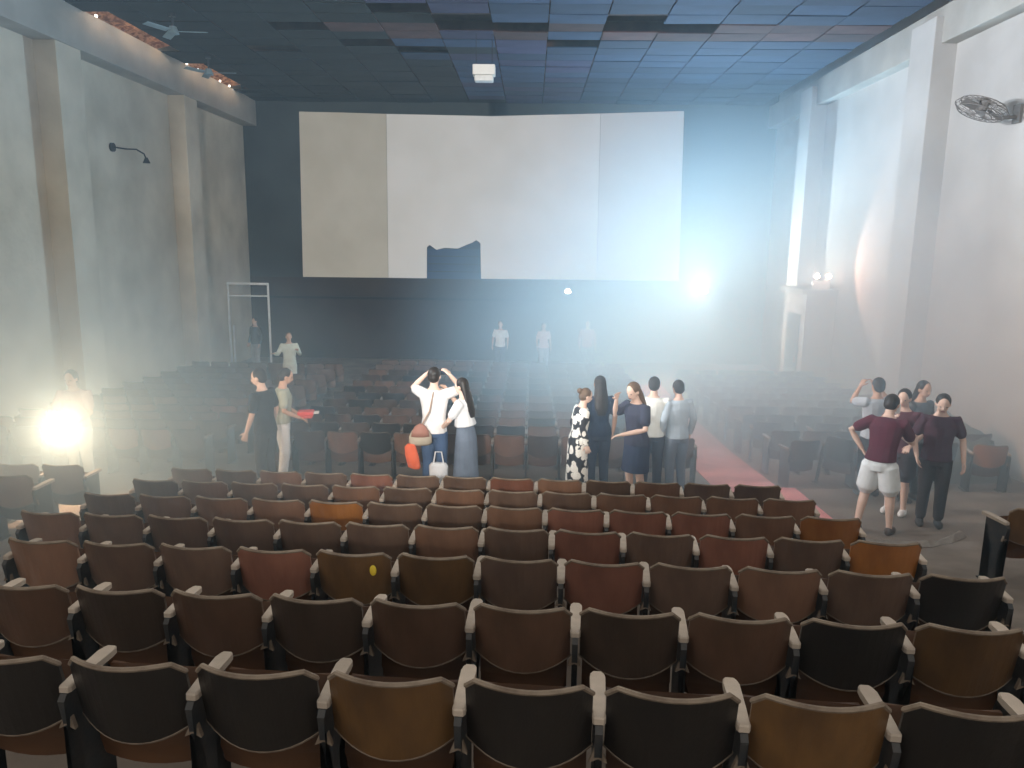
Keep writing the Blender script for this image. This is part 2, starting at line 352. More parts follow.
t = thing('wall_fan', 'dusty grey caged fan bracketed high on the pale side wall', 'fan', (XR, 13.35, CAM_Z+2.28))
bm = bmesh.new(); box(bm, -.05, 0, -.1, .1, -.2, .1); obj('wall_plate', bm, M['fan_grey'], t)
bm = bmesh.new(); tube(bm, [(-.03, 0, -.1), (-.35, 0, -.12), (-.5, 0, .0)], .03, 8); obj('arm', bm, M['fan_grey'], t)
fr = Euler((0, math.radians(-158), 0)).to_matrix().to_4x4(); fr.translation = (-.62, 0, .02)
bm = bmesh.new()
for r, z in ((.42, 0), (.36, .07), (.36, -.07), (.2, .1), (.2, -.1)):
    pts = [(r*math.cos(2*PI*k/20), r*math.sin(2*PI*k/20), z) for k in range(21)]; tube(bm, pts, .008, 5)
for k in range(20):
    a = 2*PI*k/20; c, s = math.cos(a), math.sin(a)
    tube(bm, [(.06*c, .06*s, .11), (.2*c, .2*s, .1), (.36*c, .36*s, .07), (.42*c, .42*s, 0), (.36*c, .36*s, -.07), (.2*c, .2*s, -.1), (.06*c, .06*s, -.11)], .005, 4)
bmesh.ops.transform(bm, matrix=fr, verts=bm.verts); obj('cage', bm, M['fan_grey'], t)
for k in range(3):
    bm = bmesh.new(); box(bm, .05, .34, -.08, .08, -.006, .006)
    bmesh.ops.transform(bm, matrix=fr @ Matrix.Rotation(2*PI*k/3, 4, 'Z') @ Matrix.Rotation(.4, 4, 'X'), verts=bm.verts); obj('blade', bm, M['fan_grey'], t)
bm = bmesh.new(); cyl(bm, (0, 0, -.05), .08, .22); bmesh.ops.transform(bm, matrix=fr, verts=bm.verts); obj('motor', bm, M['fan_grey'], t)

def ceiling_fan(loc, drop, a0, label):
    t = thing('ceiling_fan', label, 'fan', loc)
    bm = bmesh.new(); cyl(bm, (0, 0, drop/2), .02, drop); cyl(bm, (0, 0, drop-.04), .07, .08); obj('rod', bm, M['metal_dark'], t)
    bm = bmesh.new(); cyl(bm, (0, 0, .0), .12, .14, r2=.07); obj('motor', bm, M['fanblue'], t)
    for k in range(3):
        bm = bmesh.new(); box(bm, .12, .68, -.085, .085, -.03, -.018)
        bmesh.ops.transform(bm, matrix=Matrix.Rotation(a0+2*PI*k/3, 4, 'Z') @ Matrix.Rotation(.2, 4, 'X'), verts=bm.verts); bevel(bm, .008, 1)
        obj('blade', bm, M['fanblue'], t)
ceiling_fan((-7.50, 16.6, CAM_Z+4.28), .34, .1, 'pale blue ceiling fan on a short rod, farther from the screen')
ceiling_fan((-8.28, 20.2, CAM_Z+4.22), .40, .0, 'pale blue ceiling fan beside the rusty gap, nearer the screen')

t = thing('hanging_fixture', 'small white box fixture hung alone below the dark ceiling', 'light fixture', (-1.14, 18.0, CAM_Z+3.72))
obj('box_body', bevel(bx(-.25, .25, -.16, .16, 0, .22), .02), M['plastic'], t)
obj('lower_cover', bevel(bx(-.21, .21, -.13, .13, -.13, .0), .03), M['metal_white'], t)
for x in (-.18, .18):
    bm = bmesh.new(); tube(bm, [(x, 0, .2), (x, 0, .88)], .008, 6); obj('hanger', bm, M['metal_dark'], t)

# ------------------------------------------------------------------ cinema seats
PITCH = .52
def make_back():
    NX, NZ, th = 12, 7, .016
    bm = bmesh.new(); F = []; B = []
    for j in range(NZ+1):
        v = j/NZ; rf = []; rb = []
        for i in range(NX+1):
            u = -1 + 2*i/NX; au = abs(u)
            zt = .760 - .045*max(0, (au-.80)/.20)**2.2; zb = .402 + .070*au**2.2
            z = zb + (zt-zb)*v
            hw = .236
            x = u*hw; rec = -.10 - .22*(z-.40)                        # recline
            y = rec + .085*au*au
            rb.append(bm.verts.new((x, y, z))); rf.append(bm.verts.new((x*.995, y+th, z)))
        F.append(rf); B.append(rb)
    for j in range(NZ):
        for i in range(NX):
            bm.faces.new((B[j][i], B[j][i+1], B[j+1][i+1], B[j+1][i])); bm.faces.new((F[j][i], F[j+1][i], F[j+1][i+1], F[j][i+1]))
    ring_b = B[0] + [B[j][NX] for j in range(1, NZ)] + B[NZ][::-1] + [B[j][0] for j in range(NZ-1, 0, -1)]
    ring_f = F[0] + [F[j][NX] for j in range(1, NZ)] + F[NZ][::-1] + [F[j][0] for j in range(NZ-1, 0, -1)]
    n = len(ring_b)
    for i in range(n): bm.faces.new((ring_b[i], ring_b[(i+1) % n], ring_f[(i+1) % n], ring_f[i]))
    bt = bmesh.new()                                                   # worn edge band, proud of the panel
    top = [(p.co + q.co)/2 for p, q in zip(B[NZ], F[NZ])]; bot = [(p.co + q.co)/2 for p, q in zip(B[0], F[0])]
    tube(bt, top, .0105, 6); tube(bt, bot, .0095, 6)
    return bm, bt
def make_seat():
    bm = bmesh.new(); rows = []
    for j in range(6):
        v = j/5; rw = []
        for i in range(7):
            u = -1+2*i/6; z = .25 + .34*v; y = .015 + .11*v - .035*math.sin(PI*v) + .02*u*u
            rw.append((bm.verts.new((u*(.222-.02*(v < .1)), y, z + .02*(1-u*u)*(-1 if v < .1 else 1 if v > .9 else 0))), bm.verts.new((u*.222, y+.02, z))))
        rows.append(rw)
    for a, b in zip(rows, rows[1:]):
        for i in range(6):
            bm.faces.new((a[i][0], a[i+1][0], b[i+1][0], b[i][0])); bm.faces.new((a[i][1], b[i][1], b[i+1][1], a[i+1][1]))
    for rw in (rows[0], rows[-1]):
        for i in range(6): bm.faces.new((rw[i][0], rw[i+1][0], rw[i+1][1], rw[i][1]))
    for k in (0, 6):
        for a, b in zip(rows, rows[1:]): bm.faces.new((a[k][0], b[k][0], b[k][1], a[k][1]))
    return bm
def make_standard(x):
    bm = bmesh.new()
    out = [(-.10, 0), (.16, 0), (.16, .025), (.05, .05), (.045, .33), (.10, .42), (.16, .575), (.16, .598), (-.10, .598), (-.12, .575), (-.10, .47), (-.06, .38), (-.035, .30), (-.045, .05), (-.10, .025)]
    a = [bm.verts.new((x-.014, y, z)) for y, z in out]; b = [bm.verts.new((x+.014, y, z)) for y, z in out]
    bm.faces.new(a); bm.faces.new(b[::-1])
    for i in range(len(out)): bm.faces.new((a[i], a[(i+1) % len(out)], b[(i+1) % len(out)], b[i]))
    box(bm, x-.05, x+.05, -.09, .15, 0, .012)
    bmesh.ops.triangulate(bm, faces=[f for f in bm.faces if len(f.verts) > 4])
    return bm
def make_arm(x):
    bm = bmesh.new()
    pl = [(-.098, .018), (-.085, .025), (.02, .027), (.17, .031), (.205, .028), (.22, .018)]
    up = [bm.verts.new((x+s*w, y, .628)) for s, seq in ((1, pl), (-1, pl[::-1])) for y, w in seq]
    dn = [bm.verts.new((v.co.x, v.co.y, .600)) for v in up]
    bm.faces.new(up); bm.faces.new(dn[::-1]); n = len(up)
    for i in range(n): bm.faces.new((up[i], up[(i+1) % n], dn[(i+1) % n], dn[i]))
    bmesh.ops.bevel(bm, geom=[e for e in bm.edges if abs(e.verts[0].co.z-e.verts[1].co.z) < 1e-5 and e.verts[0].co.z > .62], offset=.006, segments=1, affect='EDGES')
    return bm
def make_bracket(x):
    bm = bmesh.new()
    a = [bm.verts.new(p) for p in ((x-.034, -.100, .445), (x-.012, -.092, .50), (x+.012, -.092, .50), (x+.034, -.100, .445), (x, -.100, .462))]
    b = [bm.verts.new(v.co + V((0, .02, 0))) for v in a]
    for i in range(5): bm.faces.new((a[i], a[(i+1) % 5], b[(i+1) % 5], b[i]))
    bm.faces.new((a[0], a[1], a[4])); bm.faces.new((a[1], a[2], a[4])); bm.faces.new((a[2], a[3], a[4]))
    return bm
def mesh_of(bm, name, m, smooth=False):
    bmesh.ops.recalc_face_normals(bm, faces=bm.faces); me = bpy.data.meshes.new(name); bm.to_mesh(me); bm.free(); me.materials.append(m)
    if smooth: me.polygons.foreach_set('use_smooth', [True]*len(me.polygons))
    return me
bk, tr = make_back()
base_back = mesh_of(bk, 'backrest', WOODS['dark'], False)
BACK = {}
for k, w in WOODS.items():
    me = base_back.copy(); me.materials.clear(); me.materials.append(w); me.name = 'backrest_' + k; BACK[k] = me
PARTS = {'edge_trim': mesh_of(tr, 'edge_trim', M['trim']), 'seat': mesh_of(make_seat(), 'seat', M['seatwood']),
         'standard': mesh_of(make_standard(-PITCH/2), 'standard', M['iron']), 'armrest': mesh_of(make_arm(-PITCH/2), 'armrest', M['armwood']),
         'bracket': mesh_of(make_bracket(-PITCH/2), 'bracket', M['trim'])}
END = {'standard': mesh_of(make_standard(PITCH/2), 'end_standard', M['iron']), 'armrest': mesh_of(make_arm(PITCH/2), 'end_armrest', M['armwood']),
       'bracket': mesh_of(make_bracket(PITCH/2), 'end_bracket', M['trim'])}
def dim_copy(d):  # far rows get trim and armrests with their dimness painted in
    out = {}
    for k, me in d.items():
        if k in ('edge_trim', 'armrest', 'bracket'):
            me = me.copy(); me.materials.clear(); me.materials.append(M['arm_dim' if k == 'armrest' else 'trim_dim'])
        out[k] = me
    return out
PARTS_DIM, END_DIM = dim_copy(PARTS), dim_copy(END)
R2 = random.Random(5)
N_SEATS = 0
def seat(x, y, rz, label, group, wood=None, end=False, tilt=None, dim=False):
    global N_SEATS; N_SEATS += 1
    t = thing('theatre_chair', label, 'seat', (x, y, fz(y)), rz, group)
    if tilt: t.rotation_euler = tilt
    wood = wood or R2.choices(['dark', 'brown', 'red', 'amber'], [5, 5, 2, 1])[0]
    link_mesh('backrest', BACK[wood], t)
    for k, me in (PARTS_DIM if dim else PARTS).items(): link_mesh(k, me, t)
    if end:
        for k, me in (END_DIM if dim else END).items(): link_mesh(k, me, t)
    return t, wood
ORD = 'first second third fourth fifth sixth seventh eighth ninth tenth eleventh twelfth thirteenth'.split()
BETA = math.radians(4.0)
ROWN = ['seventh', 'sixth', 'fifth', 'fourth', 'third', 'second', 'first']        # counted back from the cross aisle
WCOL = {'brown_shaded': 'shaded brown', 'dark_shaded': 'blackish brown', 'dark': 'dark brown', 'brown': 'brown', 'red': 'reddish brown', 'orange': 'bright orange brown', 'black': 'near-black', 'amber': 'amber brown'}
LEFT_N = [4, 5, 6, 7, 7, 7, 7]; RIGHT_N = [5, 6, 6, 6, 6, 6, 6]
FIX = {(0, 0): 'black', (0, -1): 'amber', (0, 1): 'black', (0, 2): 'amber', (0, -2): 'black', (0, -3): 'black', (0, 3): 'black', (0, -4): 'black',
       (1, 0): 'brown_shaded', (1, -1): 'brown_shaded', (1, 1): 'dark_shaded', (1, 2): 'brown_shaded', (1, 3): 'black', (1, 4): 'amber', (1, -2): 'dark_shaded', (1, -3): 'brown_shaded',
       (2, 0): 'dark', (2, -1): 'amber', (2, 1): 'red', (2, 2): 'dark', (2, 3): 'brown', (2, 4): 'dark', (2, 5): 'black', (2, -2): 'amber',
       (3, 5): 'orange', (3, 4): 'dark', (3, 3): 'red', (3, 2): 'dark', (3, 1): 'red', (3, 0): 'dark', (3, -1): 'brown',
       (4, 5): 'orange', (4, 4): 'brown', (4, 3): 'red', (4, 2): 'red', (4, 1): 'red', (4, 0): 'brown', (4, -3): 'orange',
       (5, 5): 'brown', (5, 4): 'brown', (5, 3): 'brown', (6, 5): 'dark', (6, 4): 'dark'}
for r in range(7):
    y0 = 2.77+.882*r - (.08, .06, 0, 0, 0, 0, 0)[r]; x0 = -.238-.0317*r
    for k in range(-LEFT_N[r], RIGHT_N[r]):
        x = x0 + (k+.5)*PITCH*math.cos(BETA); y = y0 - (x-x0)*math.tan(BETA) - .04
        wood = FIX.get((r, k)) or (R2.choice(['brown_shaded', 'dark_shaded']) if r < 2 else None) or R2.choices(['dark', 'brown', 'red'], [5, 4, 1])[0]  # front two rows take the shade-darkened wood copies
        if r >= 2:
            lab = '%s theatre chair, %s from the aisle end, %s row behind the cross aisle' % (WCOL[wood], ORD[RIGHT_N[r]-1-k], ROWN[r])
        else:
            lab = '%s theatre chair, %s from the left end, %s row behind the cross aisle' % (WCOL[wood], ORD[k+LEFT_N[r]], ROWN[r])
        t, _ = seat(x, y, -BETA + R2.uniform(-.012, .012), lab, 'seats of the %s row behind the cross aisle' % ROWN[r], wood, k == RIGHT_N[r]-1)
        if (r, k) == (2, -2):
            bm = bmesh.new(); ball(bm, (.145, -.155, .665), (.022, .006, .035)); obj('sticker', bm, M['yellow'], t)['label'] = 'small yellow sticker'
for r in (4, 5, 6):                                                    # beyond the other aisle, in the lamp's haze
    y0 = 2.77+.882*r
    for k in range(2):
        seat(-5.35-k*PITCH, y0+.3, 0, 'hazy brown seat %s across the far aisle, %s row behind the cross aisle' % (['next', 'one in'][k], ROWN[r]), 'seats beyond the far aisle', end=(k == 0))
seat(4.56, 6.72, .10, 'amber seat with raised armrest by the debris across the aisle', 'side block seats by the aisle', 'amber', True)
seat(4.62, 5.80, .05, 'dark seat across the aisle, nearer than the amber one', 'side block seats by the aisle', 'dark', True)
seat(5.09, 6.69, .12, 'dark seat beside the amber seat across the aisle', 'side block seats by the aisle', 'dark', True)

# the block beyond the cross aisle; the rows that show largest are objects, the rest one mass
mass = bmesh.new()
tmp = bmesh.new(); tmp.from_mesh(base_back)
def add_mass(x, y, rz):
    for me, mi in ((base_back, 0), (PARTS['edge_trim'], 1), (PARTS['armrest'], 2), (PARTS['standard'], 3), (PARTS['seat'], 0)):
        n0 = len(mass.verts); mass.from_mesh(me); mass.verts.ensure_lookup_table()
        new = mass.verts[n0:]
        bmesh.ops.transform(mass, matrix=Matrix.Translation((x, y, fz(y))) @ Matrix.Rotation(rz, 4, 'Z'), verts=new)
        for f in {f for v in new for f in v.link_faces}: f.material_index = mi
tmp.free()
BX0 = -.56
gone = {('R', 0, 5), ('R', 0, 6), ('R', 1, 3), ('R', 2, 1), ('L', 9, 1), ('L', 9, 2), ('L', 9, 3), ('L', 8, 2)}
for r in range(12):
    y = 11.46 + .88*r
    for blk, ks in (('C', range(-7, 6)), ('L', range(8)), ('R', range(7))):
        if blk != 'C' and r > 10: continue
        for k in ks:
            if (blk, r, k) in gone: continue
            if blk == 'C': x = BX0 + (k+.5)*PITCH
            elif blk == 'L': x = -5.3 - k*PITCH
            else: x = 4.22 + k*PITCH
            yy = y - (.0 if blk != 'C' else (x-BX0)*.012)
            rz = R2.uniform(-.02, .02) if blk != 'R' else R2.uniform(-.22, .22)
            if blk == 'C' and r <= 9:
                seat(x, yy, rz, '%s seat, %s from the carpet, %s row past the cross aisle' % ('dim brown' if r < 3 else 'hazy', ORD[5-k], ORD[r]), 'middle block, %s row past the cross aisle' % ORD[r], R2.choice(['dark_shaded', 'brown_shaded', 'brown_shaded', 'black']), k == 5, dim=True)
            elif blk == 'R' and r <= 4:
                tl = (.25*(-1)**k, .1, .5*(-1)**k) if r == 0 and k in (1, 3) else None
                seat(x, yy, rz, 'battered lamp-side seat, %s from the carpet, %s row past the cross aisle' % (ORD[k], ORD[r]), 'lamp wall block, %s row' % ORD[r], 'red' if (r, k) == (0, 2) else R2.choice(['dark_shaded', 'brown_shaded', 'black']), k == 6, tl, True)
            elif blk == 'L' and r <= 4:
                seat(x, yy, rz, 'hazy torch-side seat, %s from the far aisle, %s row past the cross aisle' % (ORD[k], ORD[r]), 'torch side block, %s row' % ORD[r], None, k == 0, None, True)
            else: add_mass(x, yy, rz)
tag(obj('distant_seats', mass, [WOODS['dark'], M['trim_dim'], M['arm_dim'], M['iron']]), 'mass of dim seats in the last rows below the screen', 'seats', kind='stuff')
seat(6.98, 11.35, -.15, 'bright orange brown seat in front of the grey tarpaulin heap', 'lamp wall block, first row', 'orange', True)

# tarpaulin heap over seats, torn lining on the floor
bm = bmesh.new(); n, m_ = 26, 14; g = []
R3 = random.Random(3)
for j in range(m_+1):
    rw = []
    for i in range(n+1):
        u = i/n; v = j/m_
        e = min(u, 1-u)*2; ed = min(v, 1-v)*2
        h = .93*min(1, e*2.2)**.6*min(1, ed*2.0)**.5*(.80 + .22*math.sin(u*7.1+.6)*math.cos(v*4) + .06*math.sin(u*23+v*9))
        rw.append(bm.verts.new((5.95+1.85*u, 11.85+1.3*v + .05*math.sin(u*9), 0.02 + h + R3.uniform(-.015, .015))))
    g.append(rw)
for a, b in zip(g, g[1:]):
    for i in range(n): bm.faces.new((a[i], a[i+1], b[i+1], b[i]))
bmesh.ops.solidify(bm, geom=list(bm.faces), thickness=.012)
tag(obj('tarpaulin', bm, M['tarp'], loc=(0, 0, fz(12.3)), smooth=True), 'grey green tarpaulin heaped over seats against the pale wall', 'tarpaulin')
bm = bmesh.new(); pts = [(3.72, 8.15), (4.1, 8.25), (4.5, 8.2), (4.85, 8.45), (5.2, 8.75)]; rows = []
for i, (x, y) in enumerate(pts):
    for q in range(2):
        if q and i == len(pts)-1: break
        t_ = q*.5; nxp = pts[min(i+1, len(pts)-1)]
        xx = x+(nxp[0]-x)*t_; yy = y+(nxp[1]-y)*t_
        w = .07+.05*R3.random(); lift = .03+.05*R3.random()
        rows.append([bm.verts.new((xx, yy-w, fz(yy-w)+.006)), bm.verts.new((xx, yy, fz(yy)+lift)), bm.verts.new((xx+.02, yy+w, fz(yy+w)+.008))])
for a, b in zip(rows, rows[1:]):
    for q in range(2): bm.faces.new((a[q], a[q+1], b[q+1], b[q]))
bmesh.ops.solidify(bm, geom=list(bm.faces), thickness=.006)
tag(obj('torn_lining', bm, M['plasterstrip']), 'crumpled pale strip of torn lining on the concrete aisle floor', 'debris')

# ------------------------------------------------------------------ people
FAB = {}
def fabric(c):
    if c == 'floral':
        if 'floral' not in FAB:
            m = bpy.data.materials.new('floral_print'); m.use_nodes = True; nt = m.node_tree; b = nt.nodes['Principled BSDF']; b.inputs['Roughness'].default_value = .85
            tc = nt.nodes.new('ShaderNodeTexCoord'); vo = nt.nodes.new('ShaderNodeTexVoronoi'); vo.inputs['Scale'].default_value = 9
            nz = nt.nodes.new('ShaderNodeTexNoise'); nz.inputs['Scale'].default_value = 14
            ad = nt.nodes.new('ShaderNodeMath'); ad.operation = 'ADD'; r = nt.nodes.new('ShaderNodeValToRGB')
            mu = nt.nodes.new('ShaderNodeMath'); mu.operation = 'MULTIPLY'; mu.inputs[1].default_value = .5
            nt.links.new(tc.outputs['Object'], vo.inputs['Vector']); nt.links.new(tc.outputs['Object'], nz.inputs['Vector'])
            nt.links.new(nz.outputs['Fac'], mu.inputs[0]); nt.links.new(vo.outputs['Distance'], ad.inputs[0]); nt.links.new(mu.outputs[0], ad.inputs[1])
            r.color_ramp.interpolation = 'CONSTANT'; r.color_ramp.elements[0].color = (.85, .83, .76, 1); r.color_ramp.elements[1].position = .82; r.color_ramp.elements[1].color = (.02, .02, .025, 1)
            nt.links.new(ad.outputs[0], r.inputs[0]); nt.links.new(r.outputs[0], b.inputs['Base Color']); FAB['floral'] = m
        return FAB['floral']
    k = tuple(c)
    if k not in FAB: FAB[k] = mat('cloth', c, .9, tuple(x*.8 for x in c), 6, 4, .15, 60)
    return FAB[k]
SKIN = mat('skin', (.56, .36, .26), .55, (.50, .31, .22), 5)
SKIN2 = mat('pale_skin', (.70, .50, .40), .55, (.62, .43, .34), 5)
HAIR = mat('dark_hair', (.018, .014, .012), .5, (.03, .024, .02), 20)
HAIR2 = mat('brown_hair', (.10, .06, .035), .5, (.14, .09, .05), 20)
EYE = mat('eye_dark', (.02, .015, .012), .3); LIP = mat('lip', (.40, .16, .14), .5)
def solid(bm, name, m, parent, voxel, smooth=2):
    bmesh.ops.recalc_face_normals(bm, faces=bm.faces)
    me = bpy.data.meshes.new('tmp'); bm.to_mesh(me); bm.free()
    o = bpy.data.objects.new('tmp', me); COL.objects.link(o)
    md = o.modifiers.new('r', 'REMESH'); md.mode = 'VOXEL'; md.voxel_size = voxel; md.use_smooth_shade = True
    if smooth:
        ms = o.modifiers.new('s', 'SMOOTH'); ms.factor = .4; ms.iterations = smooth
    dg = bpy.context.evaluated_depsgraph_get()
    out = bpy.data.meshes.new_from_object(o.evaluated_get(dg)); out.name = name
    bpy.data.objects.remove(o); bpy.data.meshes.remove(me)
    out.materials.clear(); out.materials.append(m)
    out.polygons.foreach_set('use_smooth', [True]*len(out.polygons))
    return link_mesh(name, out, parent)
def hand(bm, w, d, n):
    d = d.normalized(); n = (n - d*n.dot(d)).normalized(); s = d.cross(n)
    rot = Matrix((s, d, n)).transposed()
    ball(bm, w+d*.045, (.040, .055, .017), rot)
    for q, (off, ln) in enumerate(((-.033, .062), (-.011, .076), (.011, .072), (.033, .055))):
        b0 = w + d*.075 + s*off; sp = s*off*.35
        b1 = b0 + (d*ln*.55 + sp*.5 + n*ln*.10); b2 = b1 + (d*ln*.45 + sp*.3 + n*ln*.35)
        tube(bm, [b0, b1, b2], [.0095, .0088, .0075], 8)
    t0 = w + d*.02 - s*.028; t1 = t0 + d*.03 - s*.032 + n*.008; t2 = t1 + d*.032 - s*.012 + n*.012
    tube(bm, [t0, t1, t2], [.012, .0105, .009], 8)
def person(label, loc, yaw, H=1.66, lean=0, head_pitch=0, head_yaw=0, AL=None, AR=None, LL=None, LR=None, top=None, sleeve=.5, hem=.86, bottom=None,
           bcol=(.1, .1, .12), leg_to=.06, hair='short', hairm=None, skin=None, shoes=(.05, .05, .05), far=False, female=False, group=None, bare_feet=False):
    s = H/1.70; skin = skin or SKIN; hairm = hairm or HAIR
    t = thing('person', label, 'person', loc, math.radians(yaw), group)
    sh = .175 if female else .195; hipw = .17 if female else .155
    LR_ = LR or ((.095, .03, .48), (.10, -.02, .085)); LL_ = LL or ((-.095, .03, .48), (-.10, -.02, .085))
    AR_ = AR or ((sh+.055, -.03, 1.13), (sh+.06, .07, .89)); AL_ = AL or ((-sh-.055, -.03, 1.13), (-sh-.06, .07, .89))
    piv = V((0, 0, .93)); RL = Matrix.Rotation(-math.radians(lean), 3, 'X')
    def up(p): return piv + RL @ (V(p) - piv)
    vox = .013 if far else .0085
    X = RL @ V((1, 0, 0)); Yv = RL @ V((0, 1, 0)); Zv = RL @ V((0, 0, 1))
    torso = [((0, 0, .80), .11, .10, 0), ((0, -.01, .88), hipw, .118, 0), ((0, 0, .96), hipw*.98, .112, 1), ((0, .005, 1.06), .138 if not female else .125, .098, 1), ((0, .005, 1.18), .152 if not female else .135, .106, 1),
             ((0, .0, 1.30), sh*.90, .112, 1), ((0, -.01, 1.38), sh*.86, .088, 1), ((0, -.012, 1.43), .085, .065, 1), ((0, -.008, 1.47), .056, .058, 1), ((0, .005, 1.54), .052, .055, 1)]
    def rings(seq, grow=0):
        return [((up(c) if f else V(c)), (X if f else V((1, 0, 0)))*(a+grow), (Yv if f else V((0, 1, 0)))*(b+grow)) for c, a, b, f in seq]
    def sc(bm): bmesh.ops.scale(bm, vec=(s, s, s), verts=bm.verts); return bm
    nape = up((0, .0, 1.50))
    HR = RL @ Matrix.Rotation(math.radians(head_yaw), 3, 'Z') @ Matrix.Rotation(-math.radians(head_pitch), 3, 'X')
    def hd(p): return nape + HR @ V(p)                                  # head frame: origin at the neck, y to the face
    bm = bmesh.new(); loft(bm, rings(torso), n=14)
    ball(bm, hd((0, .005, .115)), (.074, .092, .098), HR, 14, 10); ball(bm, hd((0, .030, .062)), (.058, .066, .066), HR, 12, 8)
    ball(bm, hd((0, .098, .082)), (.015, .020, .024), HR, 8, 6); ball(bm, hd((0, .094, .102)), (.010, .012, .026), HR, 8, 6)
    for q in (-1, 1): ball(bm, hd((q*.076, .0, .092)), (.012, .022, .032), HR, 8, 6)
    arms = []
    for q, A in ((-1, AL_), (1, AR_)):
        S0 = up((q*sh*.88, -.01, 1.375)); E = up(A[0]); Wr = up(A[1]); arms.append((S0, E, Wr))
        tube(bm, [up((q*sh*.55, -.01, 1.36)), S0, S0.lerp(E, .5), E, E.lerp(Wr, .35), Wr], [.055, .056, .046, .037, .037, .026], 10)
        hand(bm, Wr, Wr-E, (V((-q*1.0, .35, 0)) if abs((Wr-E).normalized().z) > .6 else V((0, .2, -1))))
    legs = []
    for q, Lg in ((-1, LL_), (1, LR_)):
        H0 = V((q*.085, 0, .86)); K = V(Lg[0]); A = V(Lg[1]); legs.append((H0, K, A))
        tube(bm, [H0, H0.lerp(K, .4), K, K.lerp(A, .3) + V((0, -.012, 0)), A.lerp(K, .1), A], [.092, .082, .056, .054, .036, .037], 12)
        ball(bm, A + V((q*.008, .055, -.052)), (.042, .115, .034), None, 10, 8); ball(bm, A + V((0, -.02, -.045)), (.036, .045, .042), None, 10, 8)
    sc(bm); body = solid(bm, 'body', skin, t, vox)
    # hair
    bm = bmesh.new()
    ball(bm, hd((0, -.018, .130)), (.087, .094, .096), HR, 14, 10); ball(bm, hd((0, -.040, .085)), (.080, .070, .075), HR, 12, 8)
    if hair in ('long', 'bun'):
        if hair == 'long':
            loft(bm, [(hd((0, -.035, .14)), X*.082, Yv*.07), (hd((0, -.055, .05)), X*.090, Yv*.055), (up((0, -.085, 1.43)), X*.105, Yv*.04), (up((0, -.115, 1.27)), X*.10, Yv*.03), (up((0, -.125, 1.16)), X*.06, Yv*.02)], n=12)
        else: ball(bm, hd((0, -.12, .15)), .045)
    sc(bm); solid(bm, 'hair', hairm, t, vox*1.1, 1)
    if not far:
        for q in (-1, 1):
            bm = bmesh.new(); ball(bm, hd((q*.031, .083, .108)), (.013, .008, .007), HR, 8, 6); sc(bm); obj('eye', bm, EYE, t)
        bm = bmesh.new(); ball(bm, hd((0, .092, .044)), (.024, .008, .008), HR, 8, 6); sc(bm); obj('mouth', bm, LIP, t)
    # clothes
    if top is not None:
        bm = bmesh.new(); g = .020
        z0 = hem
        seq = [((0, -.005, z0), hipw+.006, .128, z0 > .93)] + [r for r in torso if z0+.03 < r[0][2] < 1.40] + [((0, -.012, 1.425), .088, .066, 1)]
        loft(bm, rings(seq, g), n=14)
        for (S0, E, Wr), q in zip(arms, (-1, 1)):
            a0 = up((q*sh*.5, -.01, 1.35))
            if sleeve <= .6: tube(bm, [a0, S0, S0.lerp(E, .45), S0.lerp(E, .45+sleeve*.5)], [.07, .076, .070, .066], 10)
            else: tube(bm, [a0, S0, S0.lerp(E, .5), E, E.lerp(Wr, .5), E.lerp(Wr, .92)], [.07, .076, .064, .055, .050, .042], 10)
        sc(bm); solid(bm, 'shirt', fabric(top), t, vox*1.2)
    if bottom:
        bm = bmesh.new()
        if bottom in ('trousers', 'shorts'):
            loft(bm, rings([((0, -.005, .80), .13, .115, 0), ((0, -.008, .88), hipw, .12, 0), ((0, 0, .97), hipw*.98, .113, 1), ((0, 0, 1.0), .145, .105, 1)], .012), n=14)
            for H0, K, A in legs:
                if bottom == 'trousers': tube(bm, [H0, H0.lerp(K, .4), K, K.lerp(A, .4), A.lerp(K, .08)], [.105, .098, .075, .070, .062], 12)
                else: tube(bm, [H0, H0.lerp(K, .4), H0.lerp(K, leg_to if leg_to > .3 else .7)], [.118, .120, .122], 18)
        else:
            if bottom == 'dress': seq = [((0, 0, leg_to), .19, .17, 0), ((0, 0, .5), .185, .155, 0), ((0, -.005, .86), hipw+.015, .13, 0), ((0, 0, .97), hipw*.98, .113, 1), ((0, .005, 1.08), .128, .1, 1)]
            else: seq = [((0, .01, leg_to), .19, .16, 0), ((0, 0, .7), .18, .145, 0), ((0, -.005, .88), hipw+.01, .125, 0), ((0, 0, .99), hipw*.95, .108, 1)]
            loft(bm, rings(seq, .012), n=16)
        sc(bm); solid(bm, bottom, fabric(bcol), t, vox*1.2, 4)
    if shoes is not None:
        for (H0, K, A), q in zip(legs, (-1, 1)):
            bm = bmesh.new(); ball(bm, A + V((q*.008, .058, -.045)), (.049, .128, .043), None, 12, 8); ball(bm, A + V((0, -.02, -.035)), (.046, .058, .052), None, 12, 8)
            sc(bm)
            for v in bm.verts: v.co.z = max(v.co.z, .003)
            obj('shoe', bm, fabric(shoes), t, smooth=True)
    return t
def at_floor(x, y): return (x, y, fz(y))
DARK = (.025, .028, .033)
